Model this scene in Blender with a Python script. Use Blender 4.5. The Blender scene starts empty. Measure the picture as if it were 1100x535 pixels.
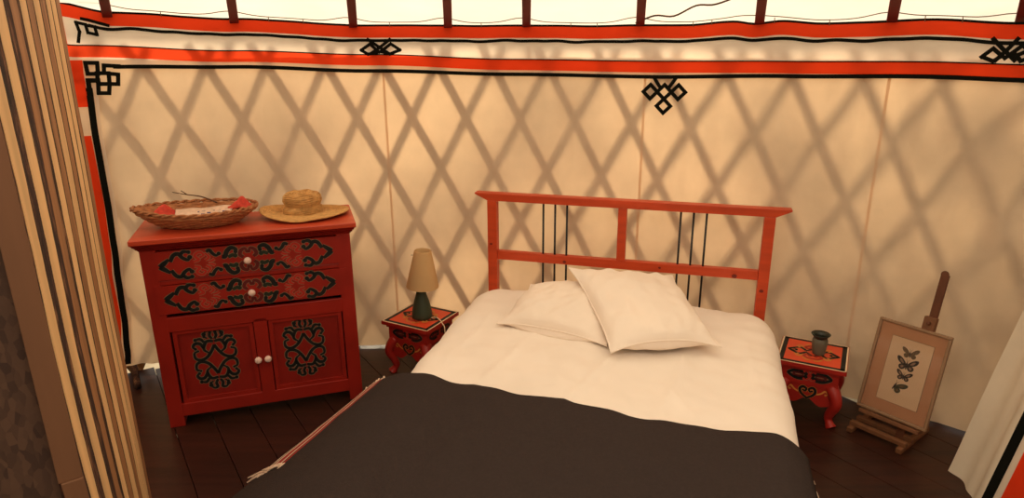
import bpy, math, random
from mathutils import Vector, Matrix, noise
random.seed(7)
PI = math.pi
S = bpy.context.scene
COL = S.collection

# ------------------------------------------------------------------ camera, sky, sun, exposure
CAM_H, PITCH, ROLL, F_PX = 1.785, 0.3062, -0.0065, 721.7
cd = bpy.data.cameras.new('camera'); cam = bpy.data.objects.new('camera', cd); COL.objects.link(cam)
_F = Vector((0, math.cos(PITCH), -math.sin(PITCH))); _R = Vector((1, 0, 0)); _U = _R.cross(_F)
_R2 = math.cos(ROLL)*_R + math.sin(ROLL)*_U; _U2 = -math.sin(ROLL)*_R + math.cos(ROLL)*_U
cam.matrix_world = Matrix(((_R2.x, _U2.x, -_F.x, 0), (_R2.y, _U2.y, -_F.y, 0), (_R2.z, _U2.z, -_F.z, CAM_H), (0, 0, 0, 1)))
cd.sensor_width = 36; cd.lens = F_PX*36/1100; cd.clip_start = .05
S.camera = cam

w = bpy.data.worlds.new('sky'); S.world = w; w.use_nodes = True
w.node_tree.nodes['Background'].inputs[0].default_value = (1.0, .90, .78, 1)
w.node_tree.nodes['Background'].inputs[1].default_value = .72

def lamp(name, kind, loc, aim, energy, color, **kw):
    d = bpy.data.lights.new(name, kind); o = bpy.data.objects.new(name, d); COL.objects.link(o)
    d.energy = energy; d.color = color
    for k, v in kw.items(): setattr(d, k, v)
    o.location = loc
    o.rotation_euler = (Vector(aim)-Vector(loc)).to_track_quat('-Z', 'Y').to_euler()
    return o
# hazy sun behind the back wall, to the left
SUN_AZ, SUN_EL = math.radians(-4), math.radians(31)
SUN_DIR = Vector((math.sin(SUN_AZ)*math.cos(SUN_EL), math.cos(SUN_AZ)*math.cos(SUN_EL), math.sin(SUN_EL)))
lamp('sun', 'SUN', SUN_DIR*10, (0, 0, 0), 4.9, (1, .82, .57), angle=math.radians(15))
# daylight through the crown opening above the middle of the yurt
lamp('crown_daylight', 'AREA', (0, -.10, 2.93), (0, .2, 0), 26, (1, .83, .66), shape='DISK', size=1.3)
S.view_settings.view_transform = 'Standard'; S.view_settings.look = 'None'
S.view_settings.gamma = 1; S.view_settings.use_curve_mapping = False
S.view_settings.exposure = 0.0
try:
    S.cycles.use_denoising = True
except Exception: pass

# ------------------------------------------------------------------ materials
def srgb(r, g, b):
    f = lambda c: (c/12.92 if c <= .04045 else ((c+.055)/1.055)**2.4)
    return (f(r/255), f(g/255), f(b/255), 1)
def mat(name, col, rough=.6, var=.12, scale=(8, 8, 8), bump=0, bscale=60, spec=.4, coord='Object'):
    m = bpy.data.materials.new(name); m.use_nodes = True
    nt = m.node_tree; N = nt.nodes; L = nt.links; b = N['Principled BSDF']
    b.inputs['Roughness'].default_value = rough
    b.inputs['Specular IOR Level'].default_value = spec
    tc = N.new('ShaderNodeTexCoord'); mp = N.new('ShaderNodeMapping'); mp.inputs['Scale'].default_value = scale
    L.new(tc.outputs[coord], mp.inputs[0])
    nz = N.new('ShaderNodeTexNoise'); nz.inputs['Scale'].default_value = 1; nz.inputs['Detail'].default_value = 5
    L.new(mp.outputs[0], nz.inputs['Vector'])
    mr = N.new('ShaderNodeMapRange'); mr.inputs[1].default_value = .3; mr.inputs[2].default_value = .7
    mr.inputs[3].default_value = 1-var; mr.inputs[4].default_value = 1+var
    L.new(nz.outputs[0], mr.inputs[0])
    mx = N.new('ShaderNodeVectorMath'); mx.operation = 'SCALE'; mx.inputs[0].default_value = col[:3]
    L.new(mr.outputs[0], mx.inputs['Scale']); L.new(mx.outputs[0], b.inputs['Base Color'])
    if bump:
        n2 = N.new('ShaderNodeTexNoise'); n2.inputs['Scale'].default_value = bscale; n2.inputs['Detail'].default_value = 4
        L.new(tc.outputs[coord], n2.inputs['Vector'])
        bp = N.new('ShaderNodeBump'); bp.inputs['Strength'].default_value = bump; bp.inputs['Distance'].default_value = .004
        L.new(n2.outputs[0], bp.inputs['Height']); L.new(bp.outputs[0], b.inputs['Normal'])
    return m
def cloth(name, col, trans=.5, tcol=None, var=.06, scale=6, bump=.15, bscale=25):
    """thin cloth: part of the light scatters back, part passes through"""
    m = bpy.data.materials.new(name); m.use_nodes = True
    nt = m.node_tree; N = nt.nodes; L = nt.links; N.remove(N['Principled BSDF']); out = N['Material Output']
    tc = N.new('ShaderNodeTexCoord')
    nz = N.new('ShaderNodeTexNoise'); nz.inputs['Scale'].default_value = scale; nz.inputs['Detail'].default_value = 6
    L.new(tc.outputs['Object'], nz.inputs['Vector'])
    mr = N.new('ShaderNodeMapRange'); mr.inputs[1].default_value = .3; mr.inputs[2].default_value = .7
    mr.inputs[3].default_value = 1-var; mr.inputs[4].default_value = 1+var
    L.new(nz.outputs[0], mr.inputs[0])
    d = N.new('ShaderNodeBsdfDiffuse'); t = N.new('ShaderNodeBsdfTranslucent'); mx = N.new('ShaderNodeMixShader')
    for node, c in ((d, col), (t, tcol or col)):
        v = N.new('ShaderNodeVectorMath'); v.operation = 'SCALE'; v.inputs[0].default_value = c[:3]
        L.new(mr.outputs[0], v.inputs['Scale']); L.new(v.outputs[0], node.inputs['Color'])
    bp = N.new('ShaderNodeBump'); bp.inputs['Strength'].default_value = bump; bp.inputs['Distance'].default_value = .01
    n2 = N.new('ShaderNodeTexNoise'); n2.inputs['Scale'].default_value = bscale; n2.inputs['Detail'].default_value = 5
    L.new(tc.outputs['Object'], n2.inputs['Vector']); L.new(n2.outputs[0], bp.inputs['Height'])
    L.new(bp.outputs[0], d.inputs['Normal'])
    mx.inputs[0].default_value = trans
    L.new(d.outputs[0], mx.inputs[1]); L.new(t.outputs[0], mx.inputs[2]); L.new(mx.outputs[0], out.inputs[0])
    return m
M = {}
M['lining'] = cloth('lining_cloth', (.78, .62, .46, 1), .46, (.87, .60, .36, 1))
M['dim_cloth'] = cloth('dimmed_wall_cloth', (.46, .34, .24, 1), .12, (.7, .5, .3, 1))  # unseen rear wall, made darker and denser to dim the furniture fronts
M['valance'] = cloth('valance_cloth', (.90, .80, .68, 1), .55, (.95, .82, .66, 1))
M['orange'] = cloth('orange_ribbon', srgb(244, 78, 40), .45, srgb(250, 84, 44), .04)
M['blackr'] = cloth('black_ribbon', srgb(24, 24, 20), .05, srgb(24, 24, 20))
M['roofc'] = cloth('roof_canvas', (.94, .90, .82, 1), .72, (.97, .93, .84, 1), .06, 2.5)
M['curtain'] = cloth('curtain_cloth', (.80, .70, .56, 1), .25, (.8, .68, .48, 1))
M['pole'] = mat('pole_paint', srgb(104, 22, 20), .5, .15)
M['lath'] = mat('lath_wood', srgb(150, 110, 70), .7, .2)
M['floor'] = mat('floor_boards', srgb(50, 23, 14), .36, .45, (3, 22, 3), .12, 40)
M['under'] = mat('gap_block_dark', srgb(14, 10, 8), .9)
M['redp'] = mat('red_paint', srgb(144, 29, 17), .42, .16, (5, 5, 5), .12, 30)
M['redtop'] = mat('red_paint_lit', srgb(186, 66, 38), .4, .14, (4, 12, 4), .1, 30)  # dresser top's brighter red, with light from above put into its colour
M['redd'] = mat('red_paint_recess', srgb(134, 26, 16), .45, .16, (5, 5, 5), .12, 30)
M['blackp'] = mat('black_paint', srgb(16, 18, 16), .5, .2)
M['greenp'] = mat('dark_green_paint', srgb(30, 40, 26), .5, .2)
M['maroon'] = mat('maroon_paint', srgb(92, 22, 20), .5, .1)
M['redline'] = mat('bright_red_paint', srgb(172, 40, 28), .5, .1)
M['creaml'] = mat('grey_green_line', srgb(122, 110, 84), .6, .1)
M['goldl'] = mat('gold_line', srgb(206, 130, 60), .6, .1)
M['cream'] = mat('cream_line', srgb(226, 196, 160), .6, .06)
M['nsred'] = mat('stool_red', srgb(160, 34, 24), .42, .12)
M['nsfield'] = mat('stool_orange', srgb(216, 74, 40), .42, .08)
M['knob'] = mat('ceramic_knob', srgb(232, 196, 180), .25, .03)
M['hb'] = mat('orange_stained_pine', srgb(192, 68, 32), .42, .14, (3, 30, 30), .05, 40)
M['hbk'] = mat('pine_knots', srgb(110, 30, 18), .5)
M['steel'] = mat('black_rod', srgb(18, 16, 18), .4)
M['white'] = mat('white_cotton', srgb(240, 226, 212), .9, .03, (5, 5, 5), .35, 14, .1)
M['pillow'] = mat('pillow_cotton', srgb(242, 226, 210), .9, .03, (5, 5, 5), .3, 22, .1)
M['blanket'] = mat('charcoal_wool', srgb(56, 46, 43), .95, .08, (90, 90, 90), .3, 300, .1)
M['bl_cream'] = mat('cream_wool', srgb(216, 186, 160), .95, .05)
M['bl_red'] = mat('red_wool', srgb(150, 36, 28), .95, .1)
M['mattress'] = mat('mattress_ticking', srgb(224, 208, 188), .9)
M['wicker'] = mat('wicker', srgb(164, 104, 62), .7, .3, (40, 40, 40), .3, 120)
M['straw'] = mat('straw', srgb(196, 146, 84), .7, .22, (50, 50, 50), .4, 150)
M['redcloth'] = mat('red_cloth', srgb(196, 62, 44), .8, .2, (60, 60, 60), .2)
M['paper'] = mat('patterned_paper', srgb(214, 178, 152), .8, .15, (40, 40, 40))
M['blueprint'] = mat('blue_print', srgb(70, 60, 96), .8)
M['twig'] = mat('twig', srgb(86, 54, 36), .8)
M['bottle'] = mat('green_ceramic', srgb(52, 62, 44), .55, .1)
M['shade'] = cloth('shade_paper', srgb(218, 182, 132), .3, srgb(228, 186, 124), .04)
M['cordw'] = mat('white_cord', srgb(226, 196, 160), .6)
M['vase'] = mat('grey_green_glaze', srgb(98, 92, 76), .5, .12)
M['vasein'] = mat('dark_glaze', srgb(38, 40, 30), .4)
M['frame'] = mat('brown_grey_frame', srgb(140, 108, 80), .45, .1, (30, 30, 4))
M['matb'] = mat('tan_mat_board', srgb(196, 140, 102), .8, .03)
M['sheet'] = mat('print_paper', srgb(224, 186, 148), .7, .04)
M['bf1'] = mat('brown_wing', srgb(98, 70, 38), .7, .25, (200, 200, 200))
M['bf2'] = mat('dark_wing', srgb(44, 30, 26), .7, .3, (200, 200, 200))
M['bf3'] = mat('pale_wing_patch', srgb(150, 116, 90), .7)
M['bf4'] = mat('olive_wing', srgb(62, 56, 36), .7, .3, (200, 200, 200))
M['mast'] = mat('dark_easel_wood', srgb(92, 48, 22), .55, .15, (30, 30, 3))
M['easel'] = mat('easel_wood', srgb(112, 70, 42), .6, .15, (30, 30, 3))
M['sawn'] = mat('sawn_board', srgb(228, 184, 130), .75, .16, (14, 14, 1.2), .2, 60)
M['sawn2'] = mat('sawn_board_brown', srgb(158, 110, 70), .75, .25, (18, 18, 1.5), .25, 60)
M['bark'] = mat('bark', srgb(62, 34, 22), .95, .75, (22, 22, 9), 1.0, 60)
M['stud'] = mat('stud_wood', srgb(118, 80, 54), .7, .12, (14, 14, 1.5))
M['leaf'] = mat('leaf_green', srgb(80, 100, 50), .7, .2)
M['gravel'] = mat('pale_gravel', srgb(190, 176, 150), .9, .2)
M['cable'] = mat('string', srgb(120, 92, 64), .8)
def bark():
    m = M['bark']; nt = m.node_tree; N = nt.nodes; L = nt.links
    tc = N.new('ShaderNodeTexCoord'); mp = N.new('ShaderNodeMapping'); mp.inputs['Scale'].default_value = (24, 24, 7); L.new(tc.outputs['Object'], mp.inputs[0])
    n2 = N.new('ShaderNodeTexNoise'); n2.inputs['Scale'].default_value = 1; n2.inputs['Detail'].default_value = 6; n2.inputs['Roughness'].default_value = .7; L.new(mp.outputs[0], n2.inputs['Vector'])
    cr = N.new('ShaderNodeValToRGB'); e = cr.color_ramp.elements; e[0].position = .36; e[0].color = srgb(34, 18, 12); e[1].position = .72; e[1].color = srgb(156, 108, 72)
    k = e.new(.54); k.color = srgb(70, 40, 26)
    L.new(n2.outputs[0], cr.inputs[0]); L.new(cr.outputs[0], N['Principled BSDF'].inputs['Base Color'])
bark()
# strand board: flakes of pressed wood
def osb():
    m = mat('strand_board', srgb(112, 78, 54), .8, .35, (14, 30, 14), .3, 50)
    nt = m.node_tree; N = nt.nodes; L = nt.links
    tc = N.new('ShaderNodeTexCoord'); vo = N.new('ShaderNodeTexVoronoi'); vo.inputs['Scale'].default_value = 85
    mp = N.new('ShaderNodeMapping'); mp.inputs['Scale'].default_value = (1, 1, .45); L.new(tc.outputs['Object'], mp.inputs[0]); L.new(mp.outputs[0], vo.inputs['Vector'])
    cr = N.new('ShaderNodeValToRGB'); cr.color_ramp.elements[0].color = srgb(64, 44, 34); cr.color_ramp.elements[1].color = srgb(92, 66, 50)
    sp = N.new('ShaderNodeSeparateColor'); L.new(vo.outputs['Color'], sp.inputs[0]); L.new(sp.outputs[0], cr.inputs[0])
    L.new(cr.outputs[0], N['Principled BSDF'].inputs['Base Color'])
    return m
M['osb'] = osb()
def pane_glass():
    m = bpy.data.materials.new('picture_glass'); m.use_nodes = True; nt = m.node_tree; N = nt.nodes; N.remove(N['Principled BSDF'])
    tr = N.new('ShaderNodeBsdfTransparent'); gl = N.new('ShaderNodeBsdfGlossy'); gl.inputs['Roughness'].default_value = .08
    fr = N.new('ShaderNodeFresnel'); fr.inputs[0].default_value = 1.4; mx = N.new('ShaderNodeMixShader')
    nt.links.new(fr.outputs[0], mx.inputs[0]); nt.links.new(tr.outputs[0], mx.inputs[1]); nt.links.new(gl.outputs[0], mx.inputs[2])
    nt.links.new(mx.outputs[0], N['Material Output'].inputs[0]); return m
M['glass'] = pane_glass()

# ------------------------------------------------------------------ mesh builder
def catmull(P, n=6, closed=False):
    P = [Vector(p) for p in P]
    if len(P) < 3: return P
    out = []
    m = len(P)
    rng = range(m if closed else m-1)
    for i in rng:
        if closed: a, b, c, d = P[i-1], P[i], P[(i+1) % m], P[(i+2) % m]
        else:
            b, c = P[i], P[i+1]; a = P[i-1] if i else b*2-c; d = P[i+2] if i+2 < m else c*2-b
        for k in range(n):
            t = k/n
            out.append(.5*((2*b)+(c-a)*t+(2*a-5*b+4*c-d)*t*t+(3*b-a-3*c+d)*t**3))
    if not closed: out.append(P[-1])
    return out
class MB:
    def __init__(s): s.v = []; s.f = []; s.m = []; s.mats = []; s.sm = []
    def mi(s, m):
        m = M[m] if isinstance(m, str) else m
        if m not in s.mats: s.mats.append(m)
        return s.mats.index(m)
    def add(s, V, Fs, m, smooth=False):
        o = len(s.v); s.v += [Vector(p) for p in V]; k = s.mi(m)
        for f in Fs: s.f.append([i+o for i in f]); s.m.append(k); s.sm.append(smooth)
    def box(s, c, d, m, R=None, taper=1.0):
        hx, hy, hz = d[0]/2, d[1]/2, d[2]/2
        V = []
        for z in (-1, 1):
            t = taper if z > 0 else 1
            for x, y in ((-1, -1), (1, -1), (1, 1), (-1, 1)):
                p = Vector((x*hx*t, y*hy*t, z*hz)); p = R @ p if R else p
                V.append(p+Vector(c))
        s.add(V, [(3, 2, 1, 0), (4, 5, 6, 7), (0, 1, 5, 4), (1, 2, 6, 5), (2, 3, 7, 6), (3, 0, 4, 7)], m)
    def prism(s, pts, a, b, m, frame=None):
        """2-D outline extruded from a to b along the frame's third axis"""
        O, U, V_, N = frame or (Vector((0, 0, 0)), Vector((1, 0, 0)), Vector((0, 1, 0)), Vector((0, 0, 1)))
        n = len(pts); V = [O+U*p[0]+V_*p[1]+N*a for p in pts]+[O+U*p[0]+V_*p[1]+N*b for p in pts]
        Fs = [list(range(n))[::-1], [i+n for i in range(n)]]+[(i, (i+1) % n, (i+1) % n+n, i+n) for i in range(n)]
        s.add(V, Fs, m)
    def lathe(s, prof, m, seg=28, c=(0, 0, 0), sx=1, sy=1, smooth=True, T=None):
        V = []; Fs = []
        for r, z in prof:
            for k in range(seg):
                a = 2*PI*k/seg; p = Vector((r*math.cos(a)*sx, r*math.sin(a)*sy, z))
                V.append((T @ p if T else p)+Vector(c))
        for i in range(len(prof)-1):
            for k in range(seg):
                k2 = (k+1) % seg; Fs.append((i*seg+k, i*seg+k2, (i+1)*seg+k2, (i+1)*seg+k))
        s.add(V, Fs, m, smooth)
    def tube(s, P, r, m, seg=8, closed=False, flat=1.0):
        P = [Vector(p) for p in P]; n = len(P); V = []; Fs = []
        R = r if hasattr(r, '__len__') else [r]*n
        px = None
        for i, p in enumerate(P):
            a = P[i-1] if (i or closed) else p; b = P[(i+1) % n] if (i+1 < n or closed) else p
            t = (b-a).normalized()
            if px is None: px = t.cross(Vector((0, 0, 1)) if abs(t.z) < .9 else Vector((0, 1, 0)))
            x = (px-t*px.dot(t)).normalized(); px = x; y = x.cross(t)
            for k in range(seg):
                q = 2*PI*k/seg+PI/seg; V.append(p+(x*math.cos(q)+y*math.sin(q)*flat)*R[i])
        for i in range(n if closed else n-1):
            j = (i+1) % n
            for k in range(seg):
                k2 = (k+1) % seg; Fs.append((i*seg+k, i*seg+k2, j*seg+k2, j*seg+k))
        if not closed: Fs += [list(range(seg))[::-1], [(n-1)*seg+k for k in range(seg)]]
        s.add(V, Fs, m, seg > 6)
    def grid(s, fn, nu, nv, m, smooth=True, mfn=None):
        V = [fn(i/nu, j/nv) for j in range(nv+1) for i in range(nu+1)]
        o = len(s.v); s.v += [Vector(p) for p in V]
        for j in range(nv):
            for i in range(nu):
                a = j*(nu+1)+i; s.f.append([o+a, o+a+1, o+a+nu+2, o+a+nu+1])
                s.m.append(s.mi(mfn((i+.5)/nu, (j+.5)/nv) if mfn else m)); s.sm.append(smooth)
    def ribbon(s, fr, P, wd, m, off, n=6, smoothp=True):
        """a painted stroke: fr(u,v,off)->3-D; wd one width or one per control point"""
        W = wd if hasattr(wd, '__len__') else [wd]*len(P)
        Q = catmull([(p[0], p[1], q) for p, q in zip(P, W)], n) if smoothp else [Vector((p[0], p[1], q)) for p, q in zip(P, W)]
        V = []; Fs = []
        for i, p in enumerate(Q):
            a = Q[max(i-1, 0)]; b = Q[min(i+1, len(Q)-1)]; t = Vector((b.x-a.x, b.y-a.y))
            if t.length < 1e-9: t = Vector((1, 0))
            t.normalize(); nx, ny = -t.y, t.x; h = p.z/2
            V += [fr(p.x+nx*h, p.y+ny*h, off), fr(p.x-nx*h, p.y-ny*h, off)]
            if i: Fs.append((2*i-2, 2*i-1, 2*i+1, 2*i))
        s.add(V, Fs, m)
    def disc(s, fr, c, r, m, off, n=12, sy=1):
        s.add([fr(c[0]+r*math.cos(2*PI*k/n), c[1]+r*sy*math.sin(2*PI*k/n), off) for k in range(n)], [list(range(n))], m)
    def build(s, name, parent=None, bevel=0, sub=0, solid=0, mat_=None):
        me = bpy.data.meshes.new(name); me.from_pydata([tuple(p) for p in s.v], [], s.f); 
        for m in s.mats: me.materials.append(m)
        me.polygons.foreach_set('material_index', s.m); me.polygons.foreach_set('use_smooth', s.sm); me.update()
        o = bpy.data.objects.new(name, me); COL.objects.link(o)
        if parent: o.parent = parent
        if solid:
            q = o.modifiers.new('solid', 'SOLIDIFY'); q.thickness = solid; q.offset = -1
        if bevel:
            q = o.modifiers.new('bevel', 'BEVEL'); q.width = bevel; q.segments = 2; q.limit_method = 'ANGLE'; q.angle_limit = math.radians(35)
        if sub:
            q = o.modifiers.new('sub', 'SUBSURF'); q.levels = sub; q.render_levels = sub
        return o
def tag(o, label, cat, group=None):
    o['label'] = label; o['category'] = cat
    if group: o['group'] = group
    return o
def thing(name, label, cat, loc=(0, 0, 0), rz=0, group=None):
    o = bpy.data.objects.new(name, None); COL.objects.link(o); o.location = loc; o.rotation_euler = (0, 0, rz)
    o.empty_display_size = .1
    return tag(o, label, cat, group)
def struct(o): o['kind'] = 'structure'; return o
def plane(O, U, V, N):
    O, U, V, N = map(Vector, (O, U, V, N))
    return lambda u, v, n=0: O+U*u+V*v+N*n
def paint(mb, fr, strokes, sx, sy, outline='creaml', ow=.0035, base=.0004, k=1.0, mirror=((1, 1), (-1, 1), (1, -1), (-1, -1))):
    """strokes: (points, width, material, blob radius at the end)"""
    for mx, my in mirror:
        for P, wd, mt, blob in strokes:
            Q = [(p[0]*sx*mx, p[1]*sy*my) for p in P]
            W = [wd*k*(.55+.45*math.sin(PI*(.25+.75*i/(len(Q)-1)))) for i in range(len(Q))]
            if outline:
                mb.ribbon(fr, Q, [x+ow for x in W], outline, base)
                if blob: mb.disc(fr, Q[-1], blob*k+ow/2, outline, base)
            mb.ribbon(fr, Q, W, mt, base*2)
            if blob: mb.disc(fr, Q[-1], blob*k, mt, base*2.2)

# ------------------------------------------------------------------ the yurt's shell
CX, CY, RW = -.46, -.165, 3.9
def cyl(th, z, r=RW):
    a = math.radians(th); return Vector((CX+r*math.sin(a), CY+r*math.cos(a), z))
def lerp_tab(T, x):
    if x <= T[0][0]: return T[0][1]
    for (a, b), (c, d) in zip(T, T[1:]):
        if x <= c:
            t = (x-a)/(c-a); t = t*t*(3-2*t); return b+(d-b)*t
    return T[-1][1]
def nz(x, y=0, z=0): return noise.noise(Vector((x, y, z)))

# floor of long boards
mb = MB(); fd = Vector((-.552, .834, 0)); fn_ = Vector((.834, .552, 0)); PWID = .172
off0 = Vector((-1.606, 2.791, 0)).dot(fn_)
for k in range(-27, 27):
    a = off0+k*PWID+.0018; b = off0+(k+1)*PWID-.0018; mid = (a+b)/2
    cc = Vector((CX, CY, 0)).dot(fn_); h2 = 3.94**2-(mid-cc)**2
    if h2 <= 0: continue
    L0 = math.sqrt(h2); cl = Vector((CX, CY, 0)).dot(fd)
    dz = -.0016*random.random()
    V = [fn_*x+fd*y+Vector((0, 0, z+dz)) for z in (-.024, 0) for x, y in ((a, cl-L0), (b, cl-L0), (b, cl+L0), (a, cl+L0))]
    mb.add(V, [(3, 2, 1, 0), (4, 5, 6, 7), (0, 1, 5, 4), (1, 2, 6, 5), (2, 3, 7, 6), (3, 0, 4, 7)], 'floor')
fl = struct(mb.build('floor'))
# rotate the grain: board material works in object space; grain direction handled by mapping
nt = M['floor'].node_tree
for n in nt.nodes:
    if n.type == 'MAPPING':
        n.inputs['Rotation'].default_value = (0, 0, -math.atan2(fd.y, fd.x)); n.inputs['Scale'].default_value = (1.6, 26, 3)
mb = MB()
cc = Vector((CX, CY, 0)).dot(fn_); cl = Vector((CX, CY, 0)).dot(fd)
def sub_rect(a, b, c, d):
    n = max(1, int((b-a)/.08))
    for i in range(n):
        x0, x1 = a+(b-a)*i/n, a+(b-a)*(i+1)/n; h = 3.9**2-((x0+x1)/2-cc)**2
        if h <= 0: continue
        h = math.sqrt(h); y0, y1 = max(c, cl-h), min(d, cl+h)
        if y1 > y0: mb.add([fn_*x+fd*y+Vector((0, 0, -.03)) for x, y in ((x0, y0), (x1, y0), (x1, y1), (x0, y1))], [(0, 1, 2, 3)], 'under')
holes = sorted([(Vector((-1.60, 2.787, 0)), .03), (Vector((-1.472, 2.90, 0)), .05)], key=lambda q: q[0].dot(fn_))
xs = -5.2
for P, ln in holes:
    hx, hy = P.dot(fn_), P.dot(fd)+.02
    sub_rect(xs, hx-.02, -6, 6); sub_rect(hx-.02, hx+.02, -6, hy-ln/2); sub_rect(hx-.02, hx+.02, hy+ln/2, 6); xs = hx+.02
sub_rect(xs, 5.2, -6, 6)
struct(mb.build('gap_light_block'))  # added dark sheet that keeps outside light out of the board gaps

# lattice of crossed laths between lining and the open side: only its shadow shows
mb = MB()
def lath(th0, slope, r, wd=.045, tk=.009):
    n = 14; V = []; Fs = []
    for i in range(n+1):
        z = -.05+1.86*i/n; th = th0+slope*(1.41-z)
        t = Vector((math.cos(math.radians(th)), -math.sin(math.radians(th)), 0)); sl = RW*math.radians(slope)
        d = (Vector((0, 0, -1))+t*sl).normalized(); rad = Vector((math.sin(math.radians(th)), math.cos(math.radians(th)), 0)); s_ = d.cross(rad)
        c = cyl(th, z, r+.045*min(1, max(0, (th-2)/30)))
        V += [c-s_*wd/2, c+s_*wd/2, c+s_*wd/2+rad*tk, c-s_*wd/2+rad*tk]
        if i:
            o = 4*i-4
            for k in range(4): Fs.append((o+k, o+(k+1) % 4, o+4+(k+1) % 4, o+4+k))
    mb.add(V, Fs, 'lath')
for k in range(-22, 26):
    lath(28.61+4.28*k, 7.5, RW+.042)
    lath(28.61+4.28*k, -7.5, RW+.075)
struct(mb.build('wall_lattice'))

# cream lining of the back wall
TH0, TH1 = -26.2, 62
def lining(u, v):
    th = TH0+(TH1-TH0)*u
    hem = .012 if th > -20 else .012+.055*min(1, (-20-th)/4.5)
    if -17 < th < -9: hem = .03
    z = hem+(1.70-hem)*v
    d = .010*nz(th*.22, z*1.2)+.006*nz(th*.8, z*4.5, 3)+.003*nz(th*2.2, z*9, 13)
    d += .006*math.sin(th*1.9+z*1.1)*nz(th*.3, 7, z*.5)
    if th > 30: d += .030*min(1, (th-30)/8)*nz(th*.5+z*2.2, z*3.2-th*.35, 9)
    if th < -19: d += .016*min(1, (-19-th)/3)*(1-v)*nz(th*1.1-z*2.5, z*2.4, 5)
    return cyl(th, z, RW-.008+d-.012*(1-v)**3)
mb = MB(); mb.grid(lining, 300, 50, 'lining')
for th in (-3.3, 17.2, 33.5):   # sewn seams, a second layer of cloth
    def seam(u, v, th=th):
        p = lining((th-TH0+.18*(u-.5))/(TH1-TH0), v); r_ = Vector((p.x-CX, p.y-CY, 0)).normalized(); return p-r_*.003
    mb.grid(seam, 1, 50, 'lining')
struct(mb.build('wall_back'))
mb = MB()
def rest(u, v): return cyl(TH1+(360+TH0-TH1)*u, 1.84*v, RW)
mb.grid(rest, 90, 4, 'dim_cloth'); struct(mb.build('wall_round'))
# roof canvas over the poles
mb = MB(); RCR = .75
CROWN = Vector((0, -.10, 3.10))
rise = lambda th: .068*math.exp(-((th+26)/14)**2)
def roof(u, v):
    th = -180+360*u; a = cyl(th, 1.82+rise(th), RW+.12); t = math.radians(th)
    b = CROWN+Vector((math.sin(t), math.cos(t), 0))*RCR
    p = a.lerp(b, v); p.z += .014*nz(th*.12, v*6)-.012*math.sin(PI*v); return p
mb.grid(roof, 180, 30, 'roofc'); struct(mb.build('ceiling'))

# ------------------------------------------------------------------ outside: pale ground and unseen shrubs added to shade the cloth
mb = MB(); mb.grid(lambda u, v: Vector((-14+28*u, -14+28*v, -.32+.05*nz(u*9, v*9))), 30, 30, 'gravel'); struct(mb.build('ground'))
def shade_shrub(x, y, h, rx, n, sd, label):
    t = thing('shade_shrub', label, 'shade_shrub', (x, y, -.32)); r = random.Random(sd)
    b = MB()
    for k in range(5):
        a = k*1.3+sd; P = [(0, 0, 0), (.12*math.cos(a), .12*math.sin(a), h*.35), (rx*.55*math.cos(a), rx*.55*math.sin(a), h*.8)]; b.tube(catmull(P, 5), [.03-.002*i for i in range(11)], 'bark', 6)
    b.build('stem', t)
    b = MB(); cl = [Vector((r.gauss(0, rx*.5), r.gauss(0, rx*.35), h*(.25+.72*r.random()))) for _ in range(14)]
    for k in range(n):
        c = r.choice(cl)+Vector((r.gauss(0, .16), r.gauss(0, .16), r.gauss(0, .14))); L_ = r.uniform(.06, .11)
        if (Vector((x+c.x-CX, y+c.y-CY))).length < RW+.35: continue
        u = Vector((r.gauss(0, 1), r.gauss(0, 1), r.gauss(0, 1))).normalized(); w_ = u.orthogonal().normalized()
        b.add([c-u*L_, c+w_*L_*.45, c+u*L_, c-w_*L_*.45], [(0, 1, 2, 3)], 'leaf')
    b.build('foliage', t)
for th_, rr0, h_, rx_, n_, sd_, beh in ((47, 5.0, 2.8, .8, 1700, 3, 'door curtain'), (35, 5.1, 2.6, .8, 1350, 5, 'framed butterflies'), (24, 5.2, 2.3, .8, 1050, 7, 'right bedside stool'),
          (10, 5.2, 2.1, .8, 600, 8, 'headboard'), (-5, 5.0, 2.6, .7, 640, 11, 'lamp'), (-19, 5.2, 2.9, .75, 640, 14, 'dresser')):
    a = tuple(cyl(th_, 0, rr0))[:2]+(h_, rx_, n_, sd_, 'leafy shrub outside the cloth wall behind the '+beh)
    shade_shrub(*a)

# ------------------------------------------------------------------ roof poles
def pole_mb(th):
    b = MB(); P = []
    a = cyl(th, 1.765+rise(th), RW+.17); h_ = Vector((a.x, a.y+.10, 0)).normalized(); c = Vector((0, -.10, 3.05))+h_*(RCR-.02)
    t = Vector((h_.y, -h_.x, 0)); d = (c-a).normalized(); n = t.cross(d)
    h = .0215; V = [q+t*x*h+n*y*h for q in (a, c) for x, y in ((-1, -1), (1, -1), (1, 1), (-1, 1))]
    b.add(V, [(3, 2, 1, 0), (4, 5, 6, 7), (0, 1, 5, 4), (1, 2, 6, 5), (2, 3, 7, 6), (3, 0, 4, 7)], 'pole'); return b
POLES = [(-22.7, 'dark red roof pole nearest the board partition, above the upper corner knot'),
         (-14.35, 'dark red roof pole above the wicker basket, second from the board partition'),
         (-5.66, 'dark red roof pole just left of the small black knot on the upper valance'),
         (1.63, 'dark red roof pole left one of the close pair over the headboard'),
         (7.72, 'dark red roof pole right one of the close pair over the headboard'),
         (16.33, 'dark red roof pole just left of the hanging diamond knot'),
         (24.68, 'dark red roof pole standing above the right end of the headboard'),
         (32.86, 'dark red roof pole above the framed butterflies, second from the right edge'),
         (39.66, 'dark red roof pole at the far right beside the upper corner knot')]
for th, lab in POLES:
    tag(pole_mb(th).build('roof_pole', bevel=.003), lab, 'roof pole', 'dark red roof poles')

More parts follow.
